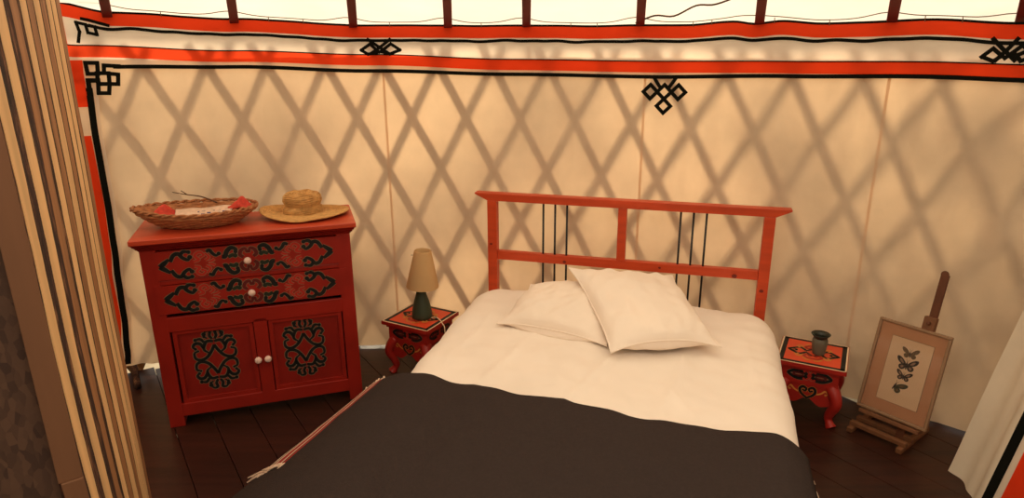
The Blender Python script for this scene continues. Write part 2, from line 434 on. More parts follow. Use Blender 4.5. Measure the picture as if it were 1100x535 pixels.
# ------------------------------------------------------------------ borders of the lining and the valance
LB = [(-25, 1.672), (-22.1, 1.655), (-14.6, 1.645), (-4.15, 1.615), (6.9, 1.594), (17.6, 1.585), (27.4, 1.598), (35.8, 1.609), (41, 1.604), (62, 1.6)]
OT = [(-26.2, 1.775), (-24.5, 1.765), (-14.4, 1.732), (-4, 1.706), (6.9, 1.678), (17.6, 1.669), (27.3, 1.673), (35.6, 1.678), (41, 1.672), (62, 1.67)]
TP = [(-25.6, 1.955), (-22.1, 1.91), (-14.15, 1.881), (-4, 1.848), (7, 1.842), (15, 1.836), (17.4, 1.838), (20, 1.836), (23.3, 1.85), (24.7, 1.838), (26.5, 1.850), (29, 1.836), (31.5, 1.838), (35.3, 1.846), (39.8, 1.826), (62, 1.83)]
lb = lambda t: lerp_tab(LB, t); ot = lambda t: lerp_tab(OT, t); tp = lambda t: lerp_tab(TP, t)+.003*nz(t*.35, 4)
b2 = lambda t: tp(t)-.074+.007*nz(t*.55, 11)-.004
RB = RW-.030
def strip(mb, lo, hi, t0, t1, r, m, n=220, zj=1):
    mb.grid(lambda u, v: (lambda th: cyl(th, lo(th)+(hi(th)-lo(th))*v, r+.004*nz(th*.3, 2)))(t0+(t1-t0)*u), n, zj, m)
def cfr(r):  # draw on the wall: u along the wall to the right (m), v up, relative to (th,z)
    return lambda th0, z0: (lambda u, v, n=0: cyl(th0+math.degrees(u/RW), z0+v, r-n))
border = thing('wall_border', 'orange and black ribbon border along the top and left edge of the cream wall cloth', 'border', cyl(-25, 0))
def wparts(mbx, name, parent):
    o = mbx.build(name, parent); o.matrix_parent_inverse = Matrix.Translation(-Vector(parent.location)); return o
q = MB(); strip(q, lambda t: ot(t)-.062, lambda t: ot(t)-.008, -26.0, TH1, RB, 'orange'); wparts(q, 'orange_band', border)
q = MB(); strip(q, lambda t: ot(t)-.010, ot, -26.2, TH1, RB-.004, 'blackr'); wparts(q, 'black_edge', border)
q = MB(); strip(q, lambda t: lb(t)-.009, lambda t: lb(t)+.010, -22.6, TH1, RB-.002, 'blackr'); wparts(q, 'black_band', border)
q = MB(); strip(q, lambda t: lb(t)-.004, lambda t: ot(t)-.058, -26.0, TH1, RB+.006, 'valance'); wparts(q, 'cream_band', border)
def vstrip(mb, t0, t1, z0, z1, r, m):
    mb.grid(lambda u, v: cyl(t0+(t1-t0)*u+.18*nz(v*3, t0*0)-.25*math.sin(PI*v), z0+(z1-z0)*v, r+.006*nz(v*5, 1)), 1, 60, m)
SB = [(.07, -25.3), (.16, -25.15), (.37, -24.92), (.58, -24.82), (.74, -24.68), (1.02, -24.54), (1.30, -24.50), (1.61, -24.32), (1.7, -24.25)]
SO = [(.07, -25.60), (.17, -25.52), (.38, -25.18), (.58, -25.2), (.75, -24.95), (1.02, -24.80), (1.31, -24.80), (1.61, -24.55), (1.72, -24.45)]
def vstrip(mb, tab, d0, d1, z0, z1, r, m):
    mb.grid(lambda u, v: cyl(lerp_tab(tab, z0+(z1-z0)*v)+d0+(d1-d0)*u, z0+(z1-z0)*v, r+.006*nz(v*5, 1)), 1, 60, m)
q = MB(); vstrip(q, SB, -.22, .22, .085, 1.56, RB-.008, 'blackr'); wparts(q, 'side_black_band', border)
q = MB(); vstrip(q, SO, -1.6, .02, .085, 1.33, RB-.006, 'orange'); vstrip(q, SO, -1.6, .05, 1.47, 1.69, RB-.006, 'orange'); wparts(q, 'side_orange_band', border)
q = MB(); vstrip(q, SO, -1.9, .75, .08, 1.7, RB, 'valance'); wparts(q, 'side_cream_band', border)
# knots (rings of black ribbon on a square grid)
def ring(q, f, c, s, wd, rot=0, sy=1, off=.006):
    co, si = math.cos(rot), math.sin(rot)
    C4 = [(-s/2, -s/2), (s/2, -s/2), (s/2, s/2), (-s/2, s/2)]
    P = [(c[0]+x*co-y*si, c[1]+(x*si+y*co)*sy) for x, y in C4]
    for i in range(4):
        a, b = Vector(P[i]), Vector(P[(i+1) % 4]); d = (b-a).normalized()*wd/2
        q.ribbon(f, [a-d, b+d], wd, 'blackr', off, smoothp=False)
def line(q, f, pts, wd, off=.006):
    q.ribbon(f, pts, wd, 'blackr', off, smoothp=False)
F0 = cfr(RB)
q = MB(); f = F0(18.7, 1.512); s = .050
for c in ((0, 0), (-1, 0), (1, 0), (0, -1)):
    ring(q, f, (c[0]*.0705, c[1]*.0705), s, .0185, PI/4)
line(q, f, [(.022, .022), (.062, .080)], .018); line(q, f, [(-.022, .022), (-.062, .080)], .018)
wparts(q, 'diamond_knot', border)
def tzline(q, r, pts, wd, off=.006, closed=False):
    fr = lambda u, v, n=0: cyl(math.degrees(u/RW), v, r-n)
    P = [Vector((math.radians(t)*RW, z)) for t, z in pts]
    segs = list(zip(P, P[1:]+P[:1])) if closed else list(zip(P, P[1:]))
    for k, (a, b) in enumerate(segs):
        d = (b-a).normalized()*wd*.45; q.ribbon(fr, [a-d, b+d], wd, 'blackr', off+.0003*(k % 2), smoothp=False)
q = MB()
for R in ([(-24.26, 1.690), (-23.53, 1.688), (-23.60, 1.637), (-24.24, 1.638)], [(-23.66, 1.640), (-22.93, 1.639), (-22.99, 1.588), (-23.70, 1.590)], [(-22.92, 1.637), (-22.34, 1.632), (-22.44, 1.586), (-22.99, 1.588)], [(-23.71, 1.589), (-22.99, 1.588), (-23.12, 1.544), (-23.78, 1.546)]):
    tzline(q, RB, [(t, z-.012) for t, z in R], .019, .010, True)
tzline(q, RB, [(-23.22, 1.627), (-23.14, 1.664), (-22.2, 1.659)], .019, .010); tzline(q, RB, [(-23.67, 1.594), (-24.29, 1.595), (-24.33, 1.54)], .022, .010)
wparts(q, 'corner_knot', border)

val = thing('wall_valance', 'cream cloth valance with wavy orange and black upper edge hanging under the roof poles', 'valance', cyl(-25, 1.7))
RV = RW-.045
q = MB(); strip(q, lambda t: ot(t)-.004, tp, -25.6, TH1, RV, 'valance', 260, 4); wparts(q, 'cloth', val)
q = MB(); strip(q, lambda t: tp(t)-.064, lambda t: tp(t)-.006, -25.4, TH1, RV-.006, 'orange', 260); wparts(q, 'orange_band', val)
q = MB(); strip(q, lambda t: tp(t)-.008, lambda t: tp(t)+.002, -25.6, TH1, RV-.008, 'blackr', 260); wparts(q, 'black_edge', val)
q = MB(); strip(q, lambda t: b2(t)-.008, lambda t: b2(t)+.007, -23.6, TH1, RV-.008, 'blackr', 300); wparts(q, 'black_band', val)
q = MB(); strip(q, lambda t: ot(t)-.004, lambda t: tp(t)-.05, -25.6, -25.1, RV-.007, 'orange', 6); wparts(q, 'side_orange_band', val)
for Ls, w_, nm in (
    (([(-4.80, 1.722), (-4.11, 1.752), (-3.42, 1.712), (-4.30, 1.702), (-4.80, 1.722)], [(-1.80, 1.722), (-2.5, 1.753), (-3.30, 1.714), (-2.6, 1.702), (-1.80, 1.722)], [(-4.25, 1.775), (-3.3, 1.732), (-2.7, 1.706)], [(-2.55, 1.775), (-3.3, 1.738), (-4.05, 1.706)]), .016, 'lower_knot'),
    (([(38.33, 1.694), (38.83, 1.727), (39.34, 1.699), (38.94, 1.678), (38.4, 1.693)], [(38.75, 1.764), (39.29, 1.727), (40.0, 1.682)], [(39.95, 1.764), (39.58, 1.727), (39.05, 1.680)], [(39.5, 1.69), (40.25, 1.740), (40.9, 1.70), (40.3, 1.68), (39.9, 1.71)], [(41.3, 1.76), (40.6, 1.72), (40.0, 1.70)]), .016, 'lower_knot'),
    (([(-24.40, 1.775), (-24.22, 1.82), (-24.33, 1.862), (-23.78, 1.852), (-23.72, 1.815), (-23.18, 1.806), (-23.24, 1.842), (-23.70, 1.848)], [(-23.95, 1.878), (-23.55, 1.872), (-22.9, 1.858), (-22.4, 1.848)]), .0145, 'corner_knot')):
    q = MB()
    for P in Ls: tzline(q, RV, P, w_, .012)
    wparts(q, nm, val)

# string along the pole feet with short ties, and a thin brown line under the roof
q = MB(); P = []
for i in range(0, 140):
    th = -24+66*i/139; dd = min(abs(th-p[0]) for p in POLES); z = tp(th)+.012+.022*math.exp(-(dd/1.3)**2)
    P.append(cyl(th, z, RW-.06))
q.tube(P, .0022, 'cable', 5)
for th in [-18.9, -11.5, -9, -2.5, 4.6, 11.5, 13.5, 20.5, 21.8, 26, 29.5, 35, 37]:
    q.tube([cyl(th, tp(th)-.012, RW-.052), cyl(th, tp(th)+.014, RW-.06)], .002, 'cable', 5)
tag(q.build('string'), 'thin brown string tied along the pole feet just above the wavy valance edge', 'string')
q = MB()
q.tube(catmull([cyl(16.4, 1.845, RW-.09), cyl(17.8, 1.878, RW-.10), cyl(19.2, 1.874, RW-.12), cyl(20.8, 1.918, RW-.16), cyl(22.2, 1.922, RW-.17), cyl(24.5, 1.97, RW-.28), cyl(27, 2.05, RW-.45)], 5), .0042, 'twig', 6)
tag(q.build('cord'), 'thin grey-brown line slanting up across the bright roof canvas above the diamond knot', 'cord')

# ------------------------------------------------------------------ partition of sawn boards on the left
E0 = Vector((math.sin(math.radians(-37.35))*1.62, math.cos(math.radians(-37.35))*1.62, 0)); E1 = Vector((math.sin(math.radians(-32.5))*2.72, math.cos(math.radians(-32.5))*2.72, 0))
pd = (E1-E0).normalized(); pn = Vector((pd.y, -pd.x, 0)); PL = (E1-E0).length
mb = MB(); HT = 2.05
back = lambda s, n, z: E0+pd*s+pn*n+Vector((0, 0, z))
V = [back(s, n, z) for z in (0, HT) for s, n in ((0, -.09), (PL-.06, -.09), (PL-.06, -.03), (0, -.03))]
mb.add(V, [(3, 2, 1, 0), (4, 5, 6, 7), (0, 1, 5, 4), (1, 2, 6, 5), (2, 3, 7, 6), (3, 0, 4, 7)], 'bark')
part_w = struct(mb.build('wall_partition'))
# boards: pale sawn edge strips alternating with barky ones, widths along the wall
SPEC = [(0, .065, 'bark'), (.065, .145, 'sawn'), (.145, .215, 'bark'), (.215, .30, 'sawn'), (.30, .365, 'bark'), (.365, .44, 'sawn2'), (.44, .48, 'bark'), (.48, .55, 'sawn'), (.55, .57, 'bark'), (.57, .64, 'sawn2'), (.64, .655, 'bark'),
        (.655, .74, 'sawn'), (.74, .76, 'bark'), (.76, .83, 'sawn2'), (.83, .85, 'bark'), (.85, .925, 'sawn'), (.925, .945, 'bark'), (.945, 1.02, 'sawn'), (1.02, 1.04, 'bark'), (1.04, 1.114, 'sawn2')]
ORD = ['nearest the strand board', 'second from the strand board', 'third from the strand board', 'fourth from the strand board', 'fifth from the strand board', 'fourth from the far end', 'third from the far end', 'second from the far end', 'last at the far end', '']
def strip_mb(i, s0, wd, m_):
    q = MB(); sd = i*7.3; proud = {'sawn': .0016, 'sawn2': .0012, 'bark': .0006}[m_]
    wav = .006 if m_ == 'sawn' else .011
    n = 130; V = []; Fs = []
    for j in range(n+1):
        z = HT*j/n; bow = .030*max(0, (1.15-z))**2*(1-.75*s0/PL)
        ln = .13*(z-1.0)
        nn = lambda k_: wav*(nz(z*3.2, k_)+.5*nz(z*11, k_)+.45*nz(z*29, k_))
        a = s0+ln*s0/PL+nn(sd); b = s0+wd+ln*(s0+wd)/PL+nn(sd+7)
        if m_ == 'bark': a -= .012; b += .012
        d = proud+bow+.004*nz(z*1.5, 3)
        V += [back(a, -.032, z), back(a, d, z), back(b, d, z), back(b, -.032, z)]
        if j:
            o = 4*j-4
            for e in range(4): Fs.append((o+e, o+4+e, o+4+(e+1) % 4, o+(e+1) % 4))
    q.add(V, Fs+[(0, 1, 2, 3), (4*n+3, 4*n+2, 4*n+1, 4*n)], m_); return q
nb = 0
for i in range(0, len(SPEC), 2):
    (a0, a1, am), (b0, b1, bm) = SPEC[i], SPEC[i+1]
    o = strip_mb(i+1, b0, b1-b0, bm).build('partition_board')
    c = strip_mb(i, a0, a1-a0, am).build('bark_edge', o); c['label'] = 'dark bark-covered edge'
    tag(o, ('pale sawn' if bm == 'sawn' else 'brown sawn')+' upright board of the partition, '+['first', 'second', 'third', 'fourth', 'fifth', 'sixth', 'seventh', 'eighth', 'ninth', 'tenth'][nb]+' from the brown post', 'board', 'upright boards of the partition'); nb += 1
# square post at the near end and the strand board wall beside it
cr_ = Vector((-E0.y, E0.x, 0)).normalized()   # to the left as seen from the camera
def post(a, b, d0, d1, z0, z1, m_, q, lean=0):
    V = []
    for z in (z0, z1):
        for x, y in ((a, d0), (b, d0), (b, d1), (a, d1)):
            V.append(E0+cr_*(x-(lean*(z1-z) if lean else 0))+E0.normalized()*y+Vector((0, 0, z)))
    q.add(V, [(3, 2, 1, 0), (4, 5, 6, 7), (0, 1, 5, 4), (1, 2, 6, 5), (2, 3, 7, 6), (3, 0, 4, 7)], m_)
q = MB(); post(-.012, .034, -.03, .03, .86, HT, 'stud', q); post(-.012, .030, -.035, .03, 0, .86, 'stud', q, .035)
tag(q.build('partition_post', bevel=.002), 'square brown wooden post at the near end of the board partition', 'post')
q = MB(); post(.02, 1.3, .005, .025, 0, HT, 'osb', q); struct(q.build('wall_strand_board'))

# ------------------------------------------------------------------ dresser
DL = (-1.2124, 2.961, 0); DA = .309; DW, DH, DD = .911, .947, .34
dr = thing('dresser', 'red painted two-drawer two-door dresser with black cloud scrolls beside the bed', 'dresser', DL, DA)
b = MB(); H2 = DW/2; top = DH-.034
b.box((-H2+.0325, .018+DD/2, top/2), (.065, DD, top), 'redp')         # left side with stile
b.box((H2-.0325, .018+DD/2, top/2), (.065, DD, top), 'redp')
b.box((0, .02+DD-.01, .5), (DW-.13, .016, .84), 'redp')               # back
b.box((0, .011, top-.012), (DW, .022, .026), 'redp'); b.box((0, .012, .733), (DW-.02, .02, .022), 'redp')
b.box((0, .012, .527), (DW-.02, .022, .072), 'redp'); b.box((0, .012, .085), (DW-.13, .022, .066), 'redp'); b.box((0.0045, .012, .31), (.062, .022, .40), 'redp')
b.box((0, .03+DD/2, .09), (DW-.14, DD-.04, .02), 'redp'); b.box((0, .03+DD/2, .51), (DW-.14, DD-.04, .02), 'redp')
for sx in (-1, 1): b.box((sx*(H2-.033), .011, top/2), (.066, .022, top), 'redp')
b.build('body', dr, bevel=.003)
b = MB(); SW = .972
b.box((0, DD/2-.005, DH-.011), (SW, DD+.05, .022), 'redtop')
pr = [(0, 0), (.0, -.014), (-.014, -.024), (-.028, -.036)]
for i in range(3):  # cove moulding below the slab
    a0, a1 = .028*(1-i/3), .028*(1-(i+1)/3); z0, z1 = DH-.022-.012*i, DH-.022-.012*(i+1)
    V = [(x*(DW/2+e), y, z) for e, z, yf in ((a0, z0, -a0), (a1, z1, -a1)) for x, y in ((-1, yf), (1, yf), (1, DD+.015), (-1, DD+.015))]
    b.add(V, [(3, 2, 1, 0)[::-1], (4, 5, 6, 7), (0, 1, 5, 4), (1, 2, 6, 5), (2, 3, 7, 6), (3, 0, 4, 7)], 'redp')
b.build('top', dr, bevel=.003)
DRAWER = [([(.995, 0), (.95, .2), (.885, .52)], .017, 'blackp', 0),
          ([(.875, .32), (.83, .78), (.775, .86), (.735, .55), (.68, .36), (.655, .55)], .014, 'blackp', .008),
          ([(.755, .80), (.715, 1.0), (.66, .94)], .013, 'blackp', .007),
          ([(.62, .18), (.56, .30), (.60, .62), (.545, .88), (.50, .62), (.535, .5)], .010, 'redline', .005),
          ([(.49, .20), (.445, .42), (.475, .7)], .009, 'redline', .004),
          ([(.47, .85), (.43, .95), (.405, .72), (.365, .5), (.33, .62)], .012, 'blackp', .007),
          ([(.385, .25), (.42, .12), (.46, .10)], .009, 'redline', 0),
          ([(.30, .38), (.265, .36), (.24, .72), (.19, .98), (.135, .86), (.14, .66)], .016, 'blackp', .007),
          ([(.23, .28), (.18, .42), (.15, .36)], .013, 'greenp', .008),
          ([(.06, .18), (.095, .40), (.075, .72), (.03, .84), (.012, .6)], .013, 'maroon', .006)]
def knob(parent, x, z, y):
    q = MB(); T = Matrix.Rotation(PI/2, 3, 'X')
    q.lathe([(.0, -.030), (.009, -.0295), (.0145, -.025), (.0168, -.018), (.015, -.010), (.008, -.005), (.006, 0), (.0, .0)][::-1], 'knob', 20, (x, y, z), T=Matrix.Rotation(-PI/2, 3, 'X') @ Matrix.Scale(-1, 3, (0, 0, 1)) if False else Matrix(((1, 0, 0), (0, 0, 1), (0, 1, 0))))
    q.build('knob', parent)
for z0, z1, x0, x1, zc in ((.744, .884, -.404, .414, .812), (.580, .722, -.418, .424, .653)):
    b = MB(); b.box(((x0+x1)/2, .006, (z0+z1)/2), (x1-x0, .020, z1-z0-.006), 'redp')
    fr = plane((-.008, -.004, zc), (1, 0, 0), (0, 0, 1), (0, -1, 0))
    paint(b, fr, DRAWER, .376, .062, ow=.0036, k=1.3)
    dw = b.build('drawer', dr); knob(dw, -.013, zc-.003, -.004)
DOOR = [([(0, .50), (.16, .30), (.42, .10), (.72, .03), (.95, .10), (.98, .28), (.80, .34)], .0105, 'blackp', .004),
        ([(.02, .62), (.32, .64), (.48, .50), (.50, .36), (.34, .26)], .0105, 'blackp', .003),
        ([(.50, .42), (.66, .58), (.88, .60), (1.0, .50), (.9, .42)], .011, 'blackp', .005),
        ([(.46, .62), (.62, .74), (.85, .72)], .010, 'blackp', .006),
        ([(.06, .70), (.16, .82), (.12, .96), (.30, .98), (.42, .88)], .0095, 'blackp', .007),
        ([(.30, .74), (.42, .80)], .008, 'blackp', .005)]
for sx, x0, x1, kx in ((-1, -.380, -.030, -.024), (1, .040, .384, .021)):
    b = MB(); z0, z1 = .118, .492; xc = (x0+x1)/2; zc = (z0+z1)/2; st = .018
    b.box((xc, .022, zc), (x1-x0-.004, .012, z1-z0-.004), 'redd')
    for c, d in (((x0+st/2, .014, zc), (st, .016, z1-z0)), ((x1-st/2, .014, zc), (st, .016, z1-z0)), ((xc, .014, z0+st/2), (x1-x0-2*st, .016, st)), ((xc, .014, z1-st/2), (x1-x0-2*st, .016, st))):
        b.box(c, d, 'redp')
    fr = plane((-.212 if sx < 0 else .195, .016, .322), (1, 0, 0), (0, 0, 1), (0, -1, 0))
    paint(b, fr, DOOR, .092, .152, ow=.004, k=1.45)
    o = b.build('door', dr); knob(o, kx, .299, .003)

# ------------------------------------------------------------------ bed
BL = (.573, 3.3483, 0); BA = -.2722
bed = thing('bed', 'orange-red wooden bed frame with black-rod headboard standing at the cloth wall', 'bed', BL, BA)
q = MB(); q.prism([(-.80, .984), (.806, .984), (.806, .974), (.735, .942), (-.728, .942), (-.80, .976)], -.012, .040, 'hb', (Vector((0, 0, 0)), Vector((1, 0, 0)), Vector((0, 0, 1)), Vector((0, 1, 0))))
q.build('top_rail', bed, bevel=.003)
def knots(q, pts):
    for x, z, r in pts: q.disc(plane((0, -.0125, 0), (1, 0, 0), (0, 0, 1), (0, -1, 0)), (x, z), r, 'hbk', .0005, 10, .8)
q = MB(); q.box((-.704, .010, .471), (.052, .045, .942), 'hb'); knots(q, [(-.71, .70, .008)]); q.build('post', bed, bevel=.002)
q = MB(); q.box((.7095, .010, .471), (.052, .045, .942), 'hb'); knots(q, [(.705, .56, .011)]); q.build('post', bed, bevel=.002)
q = MB(); q.box((.0025, .012, .636), (1.36, .034, .048), 'hb'); knots(q, [(-.30, .63, .010), (.57, .628, .013), (.2, .64, .007)]); q.build('lower_rail', bed, bevel=.002)
q = MB(); q.box((-.003, .010, .80), (.044, .038, .285), 'hb'); q.build('middle_post', bed, bevel=.002)
for x in (-.423, -.359, -.295, .288, .351, .414):
    q = MB(); q.tube([(x, .012, .30), (x, .012, .95)], .0055, 'steel', 10); q.build('rod', bed)
q = MB(); q.box((0, .012, .29), (1.36, .03, .06), 'hb'); q.build('bottom_rail', bed)
for sx in (-1, 1):
    q = MB(); q.box((sx*.68, -1.02, .20), (.025, 2.0, .12), 'hb'); q.build('side_rail', bed)
    q = MB(); q.box((sx*.67, -2.03, .15), (.05, .05, .30), 'hb'); q.build('leg', bed)
q = MB(); q.box((0, -2.03, .2), (1.34, .025, .12), 'hb'); q.build('foot_rail', bed)

def thing_at_bed(o): o.location = BL; o.rotation_euler = (0, 0, BA); return o
q = MB()
def rbox(q, x0, x1, y0, y1, z0, z1, m_, r=.05):
    n = 6; pts = []
    for cx_, cy_, a0 in ((x1-r, y1-r, 0), (x0+r, y1-r, PI/2), (x0+r, y0+r, PI), (x1-r, y0+r, 1.5*PI)):
        for k in range(n+1): pts.append((cx_+r*math.cos(a0+PI/2*k/n), cy_+r*math.sin(a0+PI/2*k/n)))
    q.prism(pts, z0, z1, m_)
rbox(q, -.655, .655, -1.99, -.03, .262, .40, 'mattress')
tag(thing_at_bed(q.build('mattress', bevel=.02)), 'thick pale mattress lying on the wooden bed under the white duvet', 'mattress')

# white duvet: soft top, rounded shoulders, hanging sides
def duvet_z(u, v):
    head = min(1, max(0, (-v-.02)/.16)); hf = math.sqrt(max(0, 1-(1-head)**2))
    z = .405+.075*hf
    z += .020*math.exp(-((u-.0)/.45)**2)*hf
    z += .010*nz(u*2.6, v*2.0)+.006*nz(u*6, v*5, 4)+.0065*nz(u*11+v*4, v*9, 8)+.004*nz(u*3+v*14, v*3-u*9, 21)
    for (ax, ay), (bx, by), h_, w_ in (((.08, -.70), (-.06, -1.3), .010, .022), ((-.30, -.62), (-.42, -1.2), .006, .02), ((.38, -.55), (.30, -1.25), .007, .025), ((.60, -.45), (.66, -1.2), .006, .02), ((-.55, -.3), (-.62, -1.1), .005, .018), ((.2, -.85), (.44, -1.25), .005, .018)):
        dx, dy = bx-ax, by-ay; t_ = max(0, min(1, ((u-ax)*dx+(v-ay)*dy)/(dx*dx+dy*dy))); d_ = math.hypot(u-ax-dx*t_+.02*nz(v*5, ax*9), v-ay-dy*t_)
        z += 1.5*h_*math.exp(-(d_/w_)**2)*math.sin(PI*min(1, max(.0, t_*.9+.05)))
    return z
def fold_foot(p, e0, r):   # cloth bends down over the foot of the bed
    e = -e0-p.y if p.y < -e0 else 0
    if e <= 0: return p
    an = min(e/r, PI/2); rest_ = max(0, e-r*PI/2)
    return Vector((p.x, -e0-r*math.sin(an), p.z-r*(1-math.cos(an))-rest_))
def duvet(a, c):
    return fold_foot(duvet_flat(a, c), 2.0, .07)
def duvet_flat(a, c):
    # a across, c along (0 head ... 1 foot)
    v = -.018-2.24*c
    t = (a-.5)*2; sg = 1 if t >= 0 else -1; x = abs(t)
    hr = min(1, max(0, (-v-.0)/.22)); W = .625+.150*math.sqrt(max(0, 1-(1-hr)**2))   # rounded at the head corners
    W += .008*nz(v*4, sg*3)
    if x < .62:
        u = sg*(W-.12)*x/.62; z = duvet_z(u, v)
    else:
        s = (x-.62)/.38
        u0 = W-.12; zt = duvet_z(sg*u0, v)
        if s < .5:
            an = s/.5*PI/2; u = u0+.12*math.sin(an); z = zt-.11*(1-math.cos(an))
        else:
            k = (s-.5)/.5; u = u0+.12+.010*math.sin(v*16+sg)*k-.01*k; z = zt-.11-.15*k+.012*nz(v*5, sg)*k
        u *= sg
    return Vector((u, v, z))
q = MB(); q.grid(duvet, 130, 170, 'white')
tag(thing_at_bed(q.build('duvet')), 'rumpled white duvet spread over the whole bed', 'duvet')

# charcoal blanket across the foot half; its left end runs out over the side to a striped hem
FE = [(-.97, -1.05), (-.80, -1.10), (-.67, -1.135), (-.45, -1.185), (-.15, -1.235), (.2, -1.265), (.5, -1.265), (.70, -1.235), (.80, -1.22)]
hem_at = lambda v: -.962-.125*(-v-1.05)
def blanket_pt(u, v, lift=.010):
    hx = hem_at(v)
    if u > -.60:
        W = .775
        if u < W-.12: z = duvet_z(u, v)
        else:
            s = min(1, (u-(W-.12))/.14); z = duvet_z(W-.12, v)-.105*s*s
        return Vector((u, v, z+lift))
    k = (-.60-u)/(-.60-hx); z0 = duvet_z(-.60, v); z = z0-(z0-.315)*(k**2.0)
    return Vector((u, v, z+lift+.006*nz(v*6, u*3)*k))
NU, NV = 110, 60
def blanket(a, c):
    v0 = -1.1
    hx = hem_at(-1.05-1.225*c)
    u = hx+(.782-hx)*a
    v0 = lerp_tab(FE, u)+.006*nz(u*5, 2)
    v = v0+(-2.30-v0)*c
    return fold_foot(blanket_pt(u, v), 2.0, .085)
STR = []
def bl_m(a, c):
    if c > .52: return 'blanket'
    d = a*1.75
    for x0, x1, m_ in ((.006, .020, 'bl_cream'), (.030, .044, 'bl_cream'), (.044, .074, 'bl_red'), (.074, .084, 'bl_cream'), (.090, .106, 'bl_red')):
        if x0 <= d < x1: return m_
    return 'blanket'
q = MB()
us = [0, .006, .020, .030, .044, .054, .074, .084, .090, .106]; us = [x/1.75 for x in us]; us += [us[-1]+(1-us[-1])*(i+1)/90 for i in range(90)]
vs = [i/70 for i in range(71)]
o_ = len(q.v); n_ = len(us)
for c in vs:
    for a in us: q.v.append(blanket(a, c))
for j in range(len(vs)-1):
    for i in range(n_-1):
        q.f.append([j*n_+i, j*n_+i+1, (j+1)*n_+i+1, (j+1)*n_+i]); q.m.append(q.mi(bl_m((us[i]+us[i+1])/2, (vs[j]+vs[j+1])/2))); q.sm.append(True)
bk = thing_at_bed(q.build('blanket', solid=.006)); tag(bk, 'charcoal grey woollen blanket with striped hem laid across the foot half of the bed', 'blanket')
rr = random.Random(5); cn = .514
for base_c, dirn, ln, cntf in ((cn, (-.30, -.35), .046, 22), (0, (.1, 1), .03, 7)):
    fr_ = MB()
    for i in range(cntf):
        p = blanket(us[0]+(us[9]-us[0])*i/(cntf-1), base_c)+Vector((0, 0, .004)); d = Vector((dirn[0]+rr.uniform(-.45, .3), dirn[1]+rr.uniform(-.2, .2), -.12)).normalized()*ln*rr.uniform(.6, 1.1)
        fr_.tube([p, p+d*.5+Vector((0, 0, .004)), p+d], [.0048, .0044, .002], 'bl_cream', 5)
    fg = fr_.build('fringe', bk); fg['label'] = 'cream tassel at the end of the striped hem'
for v in (-1.33, -1.39):
    fr_ = MB(); p = blanket_pt(.782, v); fr_.tube([p, p+Vector((.010, .004, -.012)), p+Vector((.018, rr.uniform(-.01, .02), -.03))], .002, 'bl_cream', 5)
    fr_.build('loose_thread', bk)['label'] = 'loose cream thread'

# pillows
def pillow(name, label, TL, TR, BR, BL_, hi, lo, seed, lift=.0):
    TL, TR, BR, BL_ = map(Vector, (TL, TR, BR, BL_))
    N = (TR-TL).cross(TL-BL_).normalized()
    n = 36
    def P(u, v, sgn):
        x, y = 2*u-1, 2*v-1
        pin = .045*(1-abs(x)**2)*abs(y)**6
        b_ = (TL*(1-u)+TR*u)*(1-v)+(BL_*(1-u)+BR*u)*v
        cen = (TL+TR+BR+BL_)/4
        b_ += (cen-b_)*(.085*(1-x**4)*abs(y)**4+.085*(1-y**4)*abs(x)**4)
        b_ += N*lift*(1-x*x)*max(0, y)**4
        if sgn < 0: b_ += (BL_-TL).normalized()*.045*(1-x*x)*max(0, y)**3*max(0, 1-abs(y)**6)*2.2
        h = (max(0, 1-abs(x)**2.4)*max(0, 1-abs(y)**2.4))**.55
        h *= 1+.16*nz(u*3+seed, v*3, sgn)
        wr = .009*nz(u*7+seed, v*3.5, sgn*2)+.006*nz(u*13, v*11+seed, sgn)+.006*nz((u+v)*9, (u-v)*2.5, seed)
        return b_+N*((hi if sgn > 0 else -lo)*h+wr*min(1, h*2.5)*(1 if sgn > 0 else .3)+.0016*sgn)
    q = MB()
    q.grid(lambda u, v: P(u, 1-v, 1), n, n, 'pillow'); q.grid(lambda u, v: P(1-u, 1-v, -1), n, n, 'pillow')
    edge = [(i/n, 0) for i in range(n)]+[(1, i/n) for i in range(n)]+[(1-i/n, 1) for i in range(n)]+[(0, 1-i/n) for i in range(n)]
    q.tube([(P(a, b_, 1)+P(a, b_, -1))/2 for a, b_ in edge], .004, 'pillow', 6, True)
    o = thing_at_bed(q.build(name)); return tag(o, label, 'pillow')
pillow('pillow', 'white pillow lying flat under the other pillow, nearer the lamp', (-.44, -.20, .555), (.12, -.26, .60), (.03, -.74, .515), (-.50, -.61, .505), .085, .05, 1.7, .012)
pillow('pillow', 'white square pillow tilted on top of the other, its corner against the headboard', (-.222, -.30, .70), (.268, -.10, .635), (.502, -.67, .535), (.062, -.84, .535), .080, .055, 9.2, .030)

